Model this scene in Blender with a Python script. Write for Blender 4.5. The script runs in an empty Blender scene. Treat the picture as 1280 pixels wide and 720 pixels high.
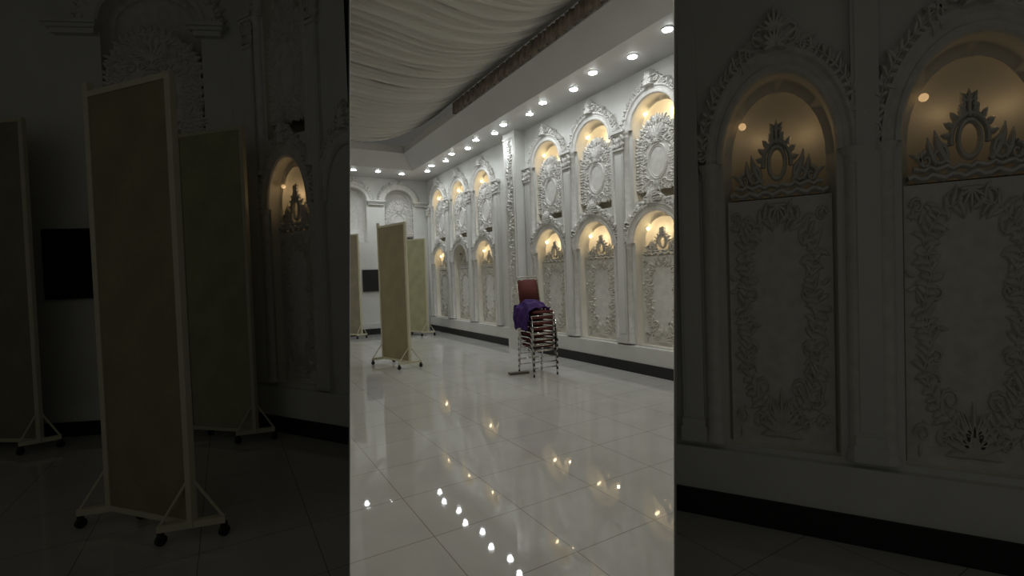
import bpy, bmesh, math, random
from mathutils import Vector, Matrix
PI = math.pi
scene = bpy.context.scene
COL = scene.collection
H = 1.532                       # eye height
F = 602.64; PITCH = .0250; ROLL = .0347; YAW = .5371
D1 = Vector((-math.sin(YAW), math.cos(YAW), 0))     # along the hall, away from the viewer
D2 = Vector((math.cos(YAW), math.sin(YAW), 0))      # towards the right-hand wall
DW = 5.379                      # distance to right-hand wall
DB = 13.884                     # distance to back wall
ZC = 4.478                      # soffit height

# ------------------------------------------------------------------ materials
def nodes(name):
    m = bpy.data.materials.new(name); m.use_nodes = True
    nt = m.node_tree; b = nt.nodes['Principled BSDF']
    return m, nt, b
def N(nt, t, **k):
    n = nt.nodes.new(t)
    for a, v in k.items():
        if a in n.inputs: n.inputs[a].default_value = v
        else: setattr(n, a, v)
    return n
def mat(name, c, rough=.6, metal=0, var=.08, scale=6, bump=0, bscale=60, spec=.5):
    m, nt, b = nodes(name)
    b.inputs['Roughness'].default_value = rough
    b.inputs['Metallic'].default_value = metal
    b.inputs['Specular IOR Level'].default_value = spec
    tc = N(nt, 'ShaderNodeTexCoord')
    no = N(nt, 'ShaderNodeTexNoise', Scale=scale, Detail=5.0)
    nt.links.new(tc.outputs['Object'], no.inputs['Vector'])
    cr = N(nt, 'ShaderNodeValToRGB')
    cr.color_ramp.elements[0].position = .3; cr.color_ramp.elements[1].position = .7
    cr.color_ramp.elements[0].color = (*[x*(1-var) for x in c], 1)
    cr.color_ramp.elements[1].color = (*[min(1, x*(1+var)) for x in c], 1)
    nt.links.new(no.outputs['Fac'], cr.inputs['Fac'])
    nt.links.new(cr.outputs['Color'], b.inputs['Base Color'])
    if bump:
        n2 = N(nt, 'ShaderNodeTexNoise', Scale=bscale, Detail=4.0)
        nt.links.new(tc.outputs['Object'], n2.inputs['Vector'])
        bp = N(nt, 'ShaderNodeBump', Strength=bump, Distance=.01)
        nt.links.new(n2.outputs['Fac'], bp.inputs['Height'])
        nt.links.new(bp.outputs['Normal'], b.inputs['Normal'])
    return m
def emit(name, c, s):
    m, nt, b = nodes(name)
    b.inputs['Base Color'].default_value = (.8, .8, .8, 1)
    b.inputs['Emission Color'].default_value = (*c, 1)
    b.inputs['Emission Strength'].default_value = s
    return m
PLASTER = mat('white_plaster', (.62, .62, .585), .55, var=.05, scale=3, bump=.15, bscale=25)
ORN = mat('carved_plaster', (.64, .63, .59), .5, var=.10, scale=14, bump=.3, bscale=70)
ORN2 = mat('carved_plaster_cream', (.58, .56, .50), .55, var=.12, scale=14, bump=.3, bscale=70)
NICHE = mat('niche_cream_paint', (.70, .66, .56), .5, var=.05, scale=5)
SOFF = mat('ceiling_paint', (.56, .555, .54), .45, var=.03, scale=2)
BLACK = mat('black_skirting', (.010, .010, .010), .6, var=.3)
BRACKET = mat('black_casing', (.01, .01, .012), .25, var=.2)
CHROME = mat('chrome_tube', (.62, .60, .56), .16, 1, var=.05)
REDF = mat('dark_red_fabric', (.10, .018, .014), .8, var=.15, scale=40, bump=.3, bscale=300)
PURP = mat('purple_cloth', (.030, .004, .10), .75, var=.25, scale=12, bump=.2, bscale=150)
SFRAME = mat('cream_painted_frame', (.52, .49, .35), .45, var=.06)
RUBBER = mat('black_rubber', (.015, .015, .015), .6)
PLANK = mat('dark_plank', (.10, .08, .06), .6, var=.2)
LAMPW = emit('downlight_glow', (.93, .98, 1.0), 45)
LAMPN = emit('niche_lamp_glow', (1, .80, .45), 14)
LAMPD = emit('dimmed_lamp_glow', (1, .62, .28), .5)

def screen_mat(name, c):
    m, nt, b = nodes(name)
    b.inputs['Roughness'].default_value = .7
    tc = N(nt, 'ShaderNodeTexCoord')
    wv = N(nt, 'ShaderNodeTexVoronoi', Scale=5.0); wv.feature = 'SMOOTH_F1'
    no = N(nt, 'ShaderNodeTexNoise', Scale=7.0, Detail=4.0, Distortion=2.5)
    nt.links.new(tc.outputs['Object'], wv.inputs['Vector'])
    nt.links.new(tc.outputs['Object'], no.inputs['Vector'])
    mx = N(nt, 'ShaderNodeMath', operation='MULTIPLY')
    nt.links.new(wv.outputs['Distance'], mx.inputs[0]); nt.links.new(no.outputs['Fac'], mx.inputs[1])
    cr = N(nt, 'ShaderNodeValToRGB')
    cr.color_ramp.elements[0].position = .1; cr.color_ramp.elements[1].position = .45
    cr.color_ramp.elements[0].color = (*[x*.88 for x in c], 1)
    cr.color_ramp.elements[1].color = (*[x*1.1 for x in c], 1)
    nt.links.new(mx.outputs[0], cr.inputs['Fac'])
    nt.links.new(cr.outputs['Color'], b.inputs['Base Color'])
    return m
SCR1 = screen_mat('ochre_patterned_fabric', (.26, .225, .125))
SCR2 = screen_mat('olive_cream_fabric', (.38, .37, .215))
SCR3 = screen_mat('grey_beige_fabric', (.24, .22, .155))

def drape_mat():
    m, nt, b = nodes('ceiling_drape_fabric')
    b.inputs['Roughness'].default_value = .75
    tc = N(nt, 'ShaderNodeTexCoord')
    mp = N(nt, 'ShaderNodeMapping'); mp.inputs['Scale'].default_value = (.5, 30, 1)
    no = N(nt, 'ShaderNodeTexNoise', Scale=1.0, Detail=3.0)
    nt.links.new(tc.outputs['Object'], mp.inputs['Vector']); nt.links.new(mp.outputs[0], no.inputs['Vector'])
    bp = N(nt, 'ShaderNodeBump', Strength=.8, Distance=.03)
    nt.links.new(no.outputs['Fac'], bp.inputs['Height']); nt.links.new(bp.outputs['Normal'], b.inputs['Normal'])
    b.inputs['Base Color'].default_value = (.50, .485, .44, 1)
    return m
DRAPE = drape_mat()
FRILL = mat('brown_grey_frill_fabric', (.23, .19, .155), .8, var=.3, scale=8)

def floor_mat():
    m, nt, b = nodes('polished_porcelain_tiles')
    tc = N(nt, 'ShaderNodeTexCoord')
    br = N(nt, 'ShaderNodeTexBrick', Scale=1.0)
    br.offset = 0; br.squash = 1
    br.inputs['Brick Width'].default_value = .6; br.inputs['Row Height'].default_value = .6
    br.inputs['Mortar Size'].default_value = .0024; br.inputs['Mortar Smooth'].default_value = .2
    br.inputs['Color1'].default_value = (0, 0, 0, 1); br.inputs['Color2'].default_value = (1, 1, 1, 1)
    br.inputs['Mortar'].default_value = (.5, .5, .5, 1)
    nt.links.new(tc.outputs['Object'], br.inputs['Vector'])
    no = N(nt, 'ShaderNodeTexNoise', Scale=1.6, Detail=6.0, Roughness=.6)
    nt.links.new(tc.outputs['Object'], no.inputs['Vector'])
    cr = N(nt, 'ShaderNodeValToRGB')
    cr.color_ramp.elements[0].position = .3; cr.color_ramp.elements[1].position = .7
    cr.color_ramp.elements[0].color = (.40, .395, .365, 1); cr.color_ramp.elements[1].color = (.46, .455, .43, 1)
    nt.links.new(no.outputs['Fac'], cr.inputs['Fac'])
    mx = N(nt, 'ShaderNodeMix'); mx.data_type = 'RGBA'
    nt.links.new(br.outputs['Fac'], mx.inputs[0])
    nt.links.new(cr.outputs['Color'], mx.inputs[6]); mx.inputs[7].default_value = (.19, .155, .125, 1)
    nt.links.new(mx.outputs[2], b.inputs['Base Color'])
    mr = N(nt, 'ShaderNodeMapRange')
    mr.inputs['To Min'].default_value = .01; mr.inputs['To Max'].default_value = .045
    n3 = N(nt, 'ShaderNodeTexNoise', Scale=3.0, Detail=3.0)
    nt.links.new(tc.outputs['Object'], n3.inputs['Vector'])
    nt.links.new(n3.outputs['Fac'], mr.inputs['Value'])
    nt.links.new(mr.outputs['Result'], b.inputs['Roughness'])
    # each tile lies very slightly out of level + gentle ripple of the glaze
    sep = N(nt, 'ShaderNodeSeparateXYZ'); nt.links.new(tc.outputs['Object'], sep.inputs[0])
    fl = []
    for k in (0, 1):
        dv = N(nt, 'ShaderNodeMath', operation='DIVIDE'); dv.inputs[1].default_value = .6
        fo = N(nt, 'ShaderNodeMath', operation='FLOOR')
        nt.links.new(sep.outputs[k], dv.inputs[0]); nt.links.new(dv.outputs[0], fo.inputs[0]); fl.append(fo)
    cb = N(nt, 'ShaderNodeCombineXYZ')
    nt.links.new(fl[0].outputs[0], cb.inputs[0]); nt.links.new(fl[1].outputs[0], cb.inputs[1])
    wn = N(nt, 'ShaderNodeTexWhiteNoise'); wn.noise_dimensions = '3D'
    nt.links.new(cb.outputs[0], wn.inputs['Vector'])
    dt = N(nt, 'ShaderNodeVectorMath', operation='SUBTRACT'); dt.inputs[1].default_value = (.5, .5, .5)
    nt.links.new(wn.outputs['Color'], dt.inputs[0])
    sc_ = N(nt, 'ShaderNodeVectorMath', operation='MULTIPLY'); sc_.inputs[1].default_value = (.006, .006, 0)
    nt.links.new(dt.outputs[0], sc_.inputs[0])
    bp = N(nt, 'ShaderNodeBump', Strength=.06, Distance=.003)
    n4 = N(nt, 'ShaderNodeTexNoise', Scale=5.0, Detail=1.0)
    nt.links.new(tc.outputs['Object'], n4.inputs['Vector']); nt.links.new(n4.outputs['Fac'], bp.inputs['Height'])
    ad = N(nt, 'ShaderNodeVectorMath', operation='ADD')
    nt.links.new(bp.outputs['Normal'], ad.inputs[0]); nt.links.new(sc_.outputs[0], ad.inputs[1])
    nz = N(nt, 'ShaderNodeVectorMath', operation='NORMALIZE'); nt.links.new(ad.outputs[0], nz.inputs[0])
    nt.links.new(nz.outputs[0], b.inputs['Normal'])
    b.inputs['Specular IOR Level'].default_value = .5
    return m
FLOOR = floor_mat()

# ------------------------------------------------------------------ object helpers
def obj(name, bm, m, parent=None, loc=None, rot=0, smooth=False, structure=False):
    me = bpy.data.meshes.new(name)
    bmesh.ops.recalc_face_normals(bm, faces=bm.faces) if smooth != 'raw' else None
    bm.to_mesh(me); bm.free()
    if smooth is True:
        for p in me.polygons: p.use_smooth = True
    me.materials.append(m)
    o = bpy.data.objects.new(name, me); COL.objects.link(o)
    if parent: o.parent = parent
    if loc is not None: o.location = loc
    o.rotation_euler.z = rot
    if structure: o['kind'] = 'structure'
    return o
def tag(o, label, cat, group=None):
    o['label'] = label; o['category'] = cat
    if group: o['group'] = group
    return o
def thing(name, label, cat, loc=(0, 0, 0), rot=0, group=None):
    o = bpy.data.objects.new(name, None); COL.objects.link(o)
    o.empty_display_size = .1
    o.location = loc; o.rotation_euler.z = rot
    return tag(o, label, cat, group)
def copy_thing(root, label, loc, rot=None, group=None):
    r = root.copy(); COL.objects.link(r); r.location = loc
    if rot is not None: r.rotation_euler.z = rot
    r['label'] = label
    if group: r['group'] = group
    for ch in list(root.children):
        c = ch.copy(); COL.objects.link(c); c.parent = r
        for g in list(ch.children):
            d = g.copy(); COL.objects.link(d); d.parent = c
    return r
def box(bm, x0, x1, y0, y1, z0, z1):
    vs = [bm.verts.new(p) for p in ((x0,y0,z0),(x1,y0,z0),(x1,y1,z0),(x0,y1,z0),(x0,y0,z1),(x1,y0,z1),(x1,y1,z1),(x0,y1,z1))]
    for f in ((0,3,2,1),(4,5,6,7),(0,1,5,4),(1,2,6,5),(2,3,7,6),(3,0,4,7)): bm.faces.new([vs[i] for i in f])
def prism(bm, pts, z0, z1):
    a = [bm.verts.new((p[0], p[1], z0)) for p in pts]; b = [bm.verts.new((p[0], p[1], z1)) for p in pts]
    n = len(pts)
    bm.faces.new(a[::-1]); bm.faces.new(b)
    for i in range(n): bm.faces.new((a[i], a[(i+1) % n], b[(i+1) % n], b[i]))
def tube(bm, pts, r, n=8, caps=True, radii=None):
    pts = [Vector(p) for p in pts]; rings = []
    up = None
    for i, p in enumerate(pts):
        t = (pts[min(i+1, len(pts)-1)] - pts[max(i-1, 0)]).normalized()
        if up is None: up = t.orthogonal().normalized()
        s = t.cross(up)
        if s.length < 1e-4: s = t.orthogonal()
        s.normalize(); up = s.cross(t).normalized()
        rr = radii[i] if radii else r
        rings.append([bm.verts.new(p + (s*math.cos(a)+up*math.sin(a))*rr) for a in [2*PI*k/n for k in range(n)]])
    for a, b in zip(rings, rings[1:]):
        for k in range(n): bm.faces.new((a[k], a[(k+1) % n], b[(k+1) % n], b[k]))
    if caps: bm.faces.new(rings[0][::-1]); bm.faces.new(rings[-1])
def lathe(bm, prof, n=16, cx=0, cy=0, half=False, sy=1):
    rings = []
    m = n+1 if half else n
    for r, z in prof:
        rings.append([bm.verts.new((cx+r*math.cos(a), cy-sy*r*math.sin(a), z)) for a in [(PI if half else 2*PI)*k/n for k in range(m)]])
    for a, b in zip(rings, rings[1:]):
        for k in range(n):
            j = k+1 if half else (k+1) % n
            bm.faces.new((a[k], a[j], b[j], b[k]))
    if not half:
        bm.faces.new(rings[0]); bm.faces.new(rings[-1][::-1])

# ------------------------------------------------------------------ carved ornament primitives (x right, z up, -y towards the room)
def ridge(bm, pts, ws, h, y0, back=.5):
    """a carved ridge along pts (x,z) with half widths ws"""
    prev = None
    n = len(pts)
    for i, (x, z) in enumerate(pts):
        x0, z0 = pts[max(i-1, 0)]; x1, z1 = pts[min(i+1, n-1)]
        tx, tz = x1-x0, z1-z0; l = math.hypot(tx, tz) or 1
        nx, nz = -tz/l, tx/l; w = max(ws[i], .0008); hh = h*min(1, w/max(ws)*1.3)
        q = [bm.verts.new(p) for p in ((x+nx*w, y0, z+nz*w), (x+nx*w*.35, y0-hh, z+nz*w*.35), (x-nx*w*.35, y0-hh, z-nz*w*.35),
                                       (x-nx*w, y0, z-nz*w), (x, y0+h*back, z))]
        if prev:
            for k in range(5): bm.faces.new((prev[k], prev[(k+1) % 5], q[(k+1) % 5], q[k]))
        prev = q
def leaf(bm, x, z, a, L, W, h, y0, curl=0, n=4):
    pts = []; ws = []
    for i in range(n+1):
        t = i/n
        aa = a + curl*t
        if i: pts.append((pts[-1][0]+math.cos(aa)*L/n, pts[-1][1]+math.sin(aa)*L/n))
        else: pts.append((x, z))
        ws.append(W*.5*math.sin(PI*min(.97, .18+.8*t))**.8)
    ridge(bm, pts, ws, h, y0)
def scroll(bm, x, z, r, a0, turns, d, w, h, y0, n=11):
    pts = []; ws = []
    for i in range(n+1):
        t = i/n; rr = r*(1-.8*t); a = a0+d*turns*2*PI*t
        pts.append((x+rr*math.cos(a), z+rr*math.sin(a))); ws.append(w*(1-.45*t))
    ridge(bm, pts, ws, h, y0)
def garland(bm, path, step, L, W, h, y0, rnd, both=True, spread=.9):
    """foliage running along a path of (x,z)"""
    acc = 0; side = 1
    ridge(bm, path, [W*.22]*len(path), h*.7, y0)
    for (xa, za), (xb, zb) in zip(path, path[1:]):
        d = math.hypot(xb-xa, zb-za); ang = math.atan2(zb-za, xb-xa)
        while acc < d:
            t = acc/d; x = xa+(xb-xa)*t; z = za+(zb-za)*t
            for s in ((1, -1) if both else (side,)):
                leaf(bm, x, z, ang+s*(spread+rnd.uniform(-.3, .3)), L*rnd.uniform(.7, 1.25), W*rnd.uniform(.75, 1.2),
                     h*rnd.uniform(.7, 1.2), y0, curl=s*rnd.uniform(-.2, 1.3))
            side = -side; acc += step
        acc -= d
def palmette(bm, x, z, R, n, h, y0, a0=PI/2, span=2.4, wf=.3):
    for k in range(n):
        t = k/(n-1)-.5
        leaf(bm, x, z, a0+t*span, R*(1-.35*abs(t)*2), R*wf, h, y0, curl=t*.9)
def arcpts(xc, zc, rx, rz, a0, a1, n):
    return [(xc+rx*math.cos(a0+(a1-a0)*i/n), zc+rz*math.sin(a0+(a1-a0)*i/n)) for i in range(n+1)]

# ------------------------------------------------------------------ frames (walls)
class Frame:
    def __init__(s, origin, theta):
        s.o = Vector((origin[0], origin[1], 0)); s.t = theta
        s.x = Vector((math.cos(theta), math.sin(theta), 0)); s.y = Vector((-math.sin(theta), math.cos(theta), 0))
    def at(s, x, y=0, z=0): return s.o + s.x*x + s.y*y + Vector((0, 0, z))
RW = Frame(D2*DW, math.atan2(-D1.y, -D1.x))        # local x = -distance along the hall
BW = Frame(D1*DB, math.atan2(D2.y, D2.x))          # local x = distance towards right-hand wall
CR = Frame((1.01, 3.12), math.atan2(-.80, 1.44))    # wall of the made-up unlit right bay, x = 0 where it meets the passage
CL = Frame((-3.0, 5.33), math.atan2(-.75, 1.40))    # wall of the made-up unlit left bay, x = 0 in its corner
SB = Frame((-5.45, 5.03), math.atan2(.30, 2.45))    # end wall of the made-up left side bay

def wall_with_holes(name, fr, x0, x1, ztop, holes, m=PLASTER, z0=0, thick=None):
    xs = {x0, x1}
    for (xc, rx, zb, zs, rz) in holes:
        for k in range(21):
            xs.add(round(min(max(xc-rx*math.cos(PI*k/20), x0), x1), 5))
    xs = sorted(xs)
    bm = bmesh.new()
    def q(a, za, za2, b, zb, zb2):
        vs = [bm.verts.new(p) for p in ((a, 0, za), (b, 0, zb), (b, 0, zb2), (a, 0, za2))]
        bm.faces.new(vs)
    for a, b in zip(xs, xs[1:]):
        if b-a < 1e-5: continue
        mid = (a+b)/2
        hs = sorted([h for h in holes if abs(mid-h[0]) < h[1]], key=lambda h: h[2])
        za = zb = z0
        for (xc, rx, zlo, zs, rz) in hs:
            q(a, za, zlo, b, zb, zlo)
            za = zs+rz*math.sqrt(max(0, 1-((a-xc)/rx)**2)); zb = zs+rz*math.sqrt(max(0, 1-((b-xc)/rx)**2))
        q(a, za, ztop, b, zb, ztop)
    bmesh.ops.remove_doubles(bm, verts=bm.verts, dist=1e-4)
    if thick:
        vs = [bm.verts.new(p) for p in ((x0, thick, z0), (x1, thick, z0), (x1, thick, ztop), (x0, thick, ztop))]
        bm.faces.new(vs[::-1])
        for (xx) in (x0, x1):
            bm.faces.new([bm.verts.new(p) for p in ((xx, 0, z0), (xx, thick, z0), (xx, thick, ztop), (xx, 0, ztop))])
        bm.faces.new([bm.verts.new(p) for p in ((x0, 0, ztop), (x1, 0, ztop), (x1, thick, ztop), (x0, thick, ztop))])
    return obj(name, bm, m, loc=fr.o, rot=fr.t, smooth='raw', structure=True)

# ------------------------------------------------------------------ parts of the arcade. s = width factor, t = depth factor
def recess_bm(s, t, rx, rz, zs, z0, dep=.40, zp=None, by=.17, fr=.86):
    """alcove: a barrel by deep, a step inwards, then an apse closed by a quarter dome"""
    bm = bmesh.new(); n = 20
    by = min(by, dep*.6); d2 = dep-by
    def front(f, y): # outline of the opening scaled by f at depth y
        pts = [(rx*f, z0), (rx*f, (z0+zs)/2)]+[(rx*f*math.cos(PI*k/n), zs+rz*f*math.sin(PI*k/n)) for k in range(n+1)]+[(-rx*f, (z0+zs)/2), (-rx*f, z0)]
        return [bm.verts.new((x*s, y*t, z)) for x, z in pts]
    A = front(1, 0); B = front(1, by); C_ = front(fr, by)
    for a, b in ((A, B), (B, C_)):
        for k in range(len(a)-1): bm.faces.new((a[k], b[k], b[k+1], a[k+1]))
    rows = []
    for z in (z0, (z0+zs)/2, zs): rows.append([(rx*fr*s*math.cos(PI*k/n), (by+d2*math.sin(PI*k/n))*t, z) for k in range(n+1)])
    for j in range(1, 9):
        b = PI/2*j/8
        rows.append([(rx*fr*s*math.cos(PI*k/n)*math.cos(b), (by+d2*math.sin(PI*k/n)*math.cos(b))*t, zs+rz*fr*math.sin(b)) for k in range(n+1)])
    vr = [[bm.verts.new(p) for p in r] for r in rows]
    for a, b in zip(vr, vr[1:]):
        for k in range(n): bm.faces.new((a[k], b[k], b[k+1], a[k+1]))
    bm.faces.new([v for v in vr[0]])
    bm.faces.new([bm.verts.new(p) for p in ((-rx*s, 0, z0), (rx*s, 0, z0), (rx*s, by*t, z0), (-rx*s, by*t, z0))])
    if zp: bm.faces.new([bm.verts.new((p[0], p[1], zp)) for p in rows[0]])  # added plate, hidden behind the panel, stops lamp light leaking down
    bmesh.ops.remove_doubles(bm, verts=bm.verts, dist=1e-4)
    return bm
def ring_bm(s, t, rx, rz, zs, prof, a0=0, a1=PI, n=28):
    """moulding swept along an arch: prof = [(outward, -y)...]"""
    bm = bmesh.new(); rows = []
    for i in range(n+1):
        a = a0+(a1-a0)*i/n
        rows.append([bm.verts.new((math.cos(a)*(rx+o)*s, -y*t, zs+math.sin(a)*(rz+o))) for o, y in prof])
    m = len(prof)
    for a, b in zip(rows, rows[1:]):
        for k in range(m): bm.faces.new((a[k], a[(k+1) % m], b[(k+1) % m], b[k]))
    bm.faces.new(rows[0]); bm.faces.new(rows[-1][::-1])
    return bm
ARCH_PROF = [(0, -.04), (0, .035), (.018, .06), (.05, .062), (.062, .045), (.10, .05), (.125, .075), (.15, .075), (.155, -.02)]

def sx(bm, s, t):
    for v in bm.verts: v.co.x *= s; v.co.y *= t
def crest_bm(s, t, zs, ro, zpeak, seed, dense=1.0):
    rnd = random.Random(seed); bm = bmesh.new()
    # leaves climbing both sides of the arch
    for sd in (1, -1):
        path = [(sd*x, z) for x, z in arcpts(0, zs, ro, ro, .06, PI/2-.30, 12)]
        garland(bm, path, .055/dense, .085, .05, .05, -.03, rnd, spread=.85)
        scroll(bm, sd*(ro-.01), zs+.06, .055, PI/2, 1.2, sd, .016, .05, -.03)
    # central crest
    top = zpeak; base = zs+ro-.02
    hh = top-base
    palmette(bm, 0, base+hh*.30, hh*.74, 7, .09, -.05, span=2.0, wf=.34)
    palmette(bm, 0, base-.01, hh*.70, 9, .09, -.05, span=3.0, wf=.34)
    for sd in (1, -1):
        scroll(bm, sd*.13, base+.055, .075, PI/2+sd*PI/2, 1.4, -sd, .02, .06, -.03)
        scroll(bm, sd*.26, base-.035, .06, PI/2, 1.3, sd, .018, .05, -.03)
        leaf(bm, sd*.06, base+.02, PI/2-sd*.9, .17, .07, .06, -.03, curl=-sd*.5)
        leaf(bm, sd*.18, base-.01, PI/2-sd*1.2, .16, .06, .05, -.03, curl=-sd*.2)
        leaf(bm, sd*.05, base+hh*.35, PI/2-sd*.6, .12, .05, .05, -.04, curl=-sd*.6)
    core = [(x, z) for x, z in arcpts(0, zs, ro+.045, ro+.045, .05, PI-.05, 30)]+[(x, z) for x, z in arcpts(0, zs, ro-.04, ro-.04, PI-.05, .05, 30)]
    plate(bm, core, -.035, 0)
    # solid core the leaves grow from
    core = [(x*1.0, z) for x, z in ((-.34, base-.11), (-.24, base+.05), (-.12, base+hh*.52), (0, top-.03), (.12, base+hh*.52), (.24, base+.05), (.34, base-.11))]
    fr = [bm.verts.new((x, -.05, z)) for x, z in core]; bk = [bm.verts.new((x, .0, z)) for x, z in core]
    bm.faces.new(fr); bm.faces.new(bk[::-1])
    for i in range(len(core)): bm.faces.new((fr[i], bk[i], bk[(i+1) % len(core)], fr[(i+1) % len(core)]))
    sx(bm, s, t)
    return bm
def column_bm(x, s, t, z0, z1, r=.055):
    bm = bmesh.new()
    prof = [(r*1.35, z0), (r*1.35, z0+.03), (r*1.1, z0+.045), (r*1.15, z0+.06), (r, z0+.08), (r*.97, z1-.10), (r*1.15, z1-.085), (r, z1-.07), (r*1.1, z1-.05), (r*1.45, z1-.02), (r*1.45, z1)]
    lathe(bm, prof, 14, half=True)
    for v in bm.verts: v.co.x = v.co.x*(.5+.5*s)
    for v in bm.verts: v.co.x += x*s; v.co.y *= (.5+.5*t)
    return bm
def board_outline(w, z0, z1, zt):
    return [(-w, z0), (w, z0), (w, z1)] + arcpts(0, z1, w, zt-z1, 0, PI, 16)[1:-1] + [(-w, z1)]
def plate(bm, pts, y0, y1):
    fr = [bm.verts.new((x, y0, z)) for x, z in pts]; bk = [bm.verts.new((x, y1, z)) for x, z in pts]
    bm.faces.new(fr); bm.faces.new(bk[::-1])
    n = len(pts)
    for i in range(n): bm.faces.new((fr[i], bk[i], bk[(i+1) % n], fr[(i+1) % n]))

class Meshes: pass
def build_set(s, t, kz, oz):
    """all meshes of one bay, widths scaled by s, depths by t"""
    M = Meshes(); M.s = s; M.t = t; M.kz = kz; M.oz = oz
    def mesh(name, bm, m, smooth=False):
        for v in bm.verts: v.co.z = v.co.z*kz+oz
        o = obj(name, bm, m, smooth=smooth); me = o.data; bpy.data.objects.remove(o); return me
    M.low_recess = mesh('recess', recess_bm(s, t, .48, .50, 2.26, .45, zp=2.03), NICHE, True)
    M.up_recess = mesh('recess', recess_bm(s, t, .47, .47, 4.25, 2.98, zp=3.84), NICHE, True)
    M.low_arch = mesh('archivolt', ring_bm(s, t, .48, .50, 2.26, ARCH_PROF), ORN)
    M.up_arch = mesh('archivolt', ring_bm(s, t, .47, .47, 4.25, ARCH_PROF), ORN)
    M.low_crest = mesh('crest', crest_bm(s, t, 2.26, .68, 3.16, 3), ORN)
    M.up_crest = mesh('crest', crest_bm(s, t, 4.25, .66, 5.13, 7), ORN)
    M.col = [mesh('column', column_bm(sd*.61, s, t, .45, 2.26), ORN, True) for sd in (-1, 1)]
    M.upcol = [mesh('column', column_bm(sd*.61, s, t, 2.62, 4.25, .06), ORN, True) for sd in (-1, 1)]
    # --- medallion panel (upper), origin at its bottom z=3.14
    bm = bmesh.new(); plate(bm, board_outline(.45, 3.14, 3.86, 4.36), .10, .15); sx(bm, s, t); M.med_board = mesh('board', bm, ORN)
    bm = bmesh.new()
    ridge(bm, arcpts(0, 3.62, .20, .295, 0, 2*PI, 28), [.018]*29, .035, .10)
    ridge(bm, arcpts(0, 3.62, .165, .26, 0, 2*PI, 28), [.010]*29, .02, .10)
    sx(bm, s, t); M.medallion = mesh('medallion', bm, ORN)
    bm = bmesh.new(); rnd = random.Random(11)
    edge = [(.42, 3.17), (.42, 3.86)]+arcpts(0, 3.86, .42, .47, 0, PI/2, 10)[1:]
    for sd in (1, -1):
        garland(bm, [(sd*x, z) for x, z in edge], .055, .085, .05, .045, .10, rnd)
        garland(bm, [(sd*x, z) for x, z in ((.30, 3.22), (.33, 3.45), (.29, 3.66), (.33, 3.85), (.27, 4.02), (.18, 4.13), (.08, 4.22))], .05, .09, .05, .04, .10, rnd)
        for (x, z, r, a, d) in ((.13, 3.25, .07, 0, 1), (.26, 3.34, .06, PI, -1), (.33, 3.56, .05, 0, 1), (.32, 3.75, .055, PI, -1), (.22, 3.95, .075, 0, 1), (.30, 4.02, .05, PI/2, 1), (.10, 3.97, .05, PI, -1), (.16, 4.10, .06, 0, 1)):
            scroll(bm, sd*x, z, r, a if sd > 0 else PI-a, 1.3, d*sd, .016, .04, .10)
        for k in range(9):
            leaf(bm, sd*(.035+.010*k), 4.03+.018*k, PI/2-sd*(1.35-.12*k), .10, .035, .05, .10, curl=-sd*.8)
    palmette(bm, 0, 4.02, .27, 7, .06, .10, span=1.5, wf=.20)
    palmette(bm, 0, 3.95, .12, 7, .06, .10, span=3.2, wf=.3)
    palmette(bm, 0, 3.28, .12, 7, .05, .10, a0=-PI/2, span=2.8, wf=.3)
    garland(bm, [(-.4, 3.17), (.4, 3.17)], .06, .06, .04, .045, .10, rnd)
    palmette(bm, 0, 4.30, .13, 5, .05, .10, span=2.2, wf=.4)
    sx(bm, s, t); M.med_scroll = mesh('scrollwork', bm, ORN)
    for me in (M.med_board, M.medallion, M.med_scroll):
        for v in me.vertices: v.co.y = (.075+(v.co.y/t-.10)*.6)*t
    # --- lower relief panel
    bm = bmesh.new(); plate(bm, [(-.45, .45), (.45, .45), (.45, 2.02), (-.45, 2.02)], .12, .17)
    sx(bm, s, t); M.low_board = mesh('board', bm, ORN)
    bm = bmesh.new(); rnd = random.Random(5)
    for sd in (1, -1):
        garland(bm, [(sd*x, z) for x, z in ((.10, .66), (.24, .78), (.33, .98), (.27, 1.15), (.33, 1.34), (.27, 1.52), (.32, 1.70), (.20, 1.86), (.06, 1.92))], .045, .10, .055, .035, .14, rnd)
        for (x, z, r, a, d) in ((.15, .82, .07, 0, 1), (.27, .92, .06, PI, -1), (.24, 1.06, .05, 0, 1), (.31, 1.24, .05, PI, -1), (.23, 1.42, .05, 0, -1), (.30, 1.60, .06, PI, 1), (.22, 1.76, .06, 0, 1), (.12, 1.93, .06, PI, 1), (.36, 1.90, .05, 0, 1), (.34, .62, .06, 0, 1), (.20, .60, .06, PI, -1)):
            scroll(bm, sd*x, z, r, a if sd > 0 else PI-a, 1.3, d*sd, .015, .03, .14)
        for k in range(26):
            leaf(bm, sd*rnd.uniform(.22, .39), rnd.uniform(.55, 1.95), rnd.uniform(0, 6.3), .08, .04, .025, .14, curl=rnd.uniform(-1, 1))
    for j in range(3): palmette(bm, 0, .52+.05*j, .30-.07*j, 9, .04, .14, span=2.7, wf=.2)
    palmette(bm, 0, 1.98, .14, 7, .04, .14, a0=-PI/2, span=2.6, wf=.25)
    for v in bm.verts: v.co.y = .12+(v.co.y-.14)*.85
    sx(bm, s, t); M.low_scroll = mesh('scrollwork', bm, ORN2)
    # crown: a free-standing fretwork top with a shelf-like wavy base
    bm = bmesh.new(); rnd = random.Random(9)
    wavy = [(-.42+.84*i/20, 2.055+.012*math.sin(i*1.9)) for i in range(21)]
    ridge(bm, wavy, [.022]*21, .06, .14, back=.8)
    wavy = [(-.38+.76*i/20, 2.10+.010*math.sin(i*2.3+1)) for i in range(21)]
    ridge(bm, wavy, [.018]*21, .05, .14, back=.8)
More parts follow.
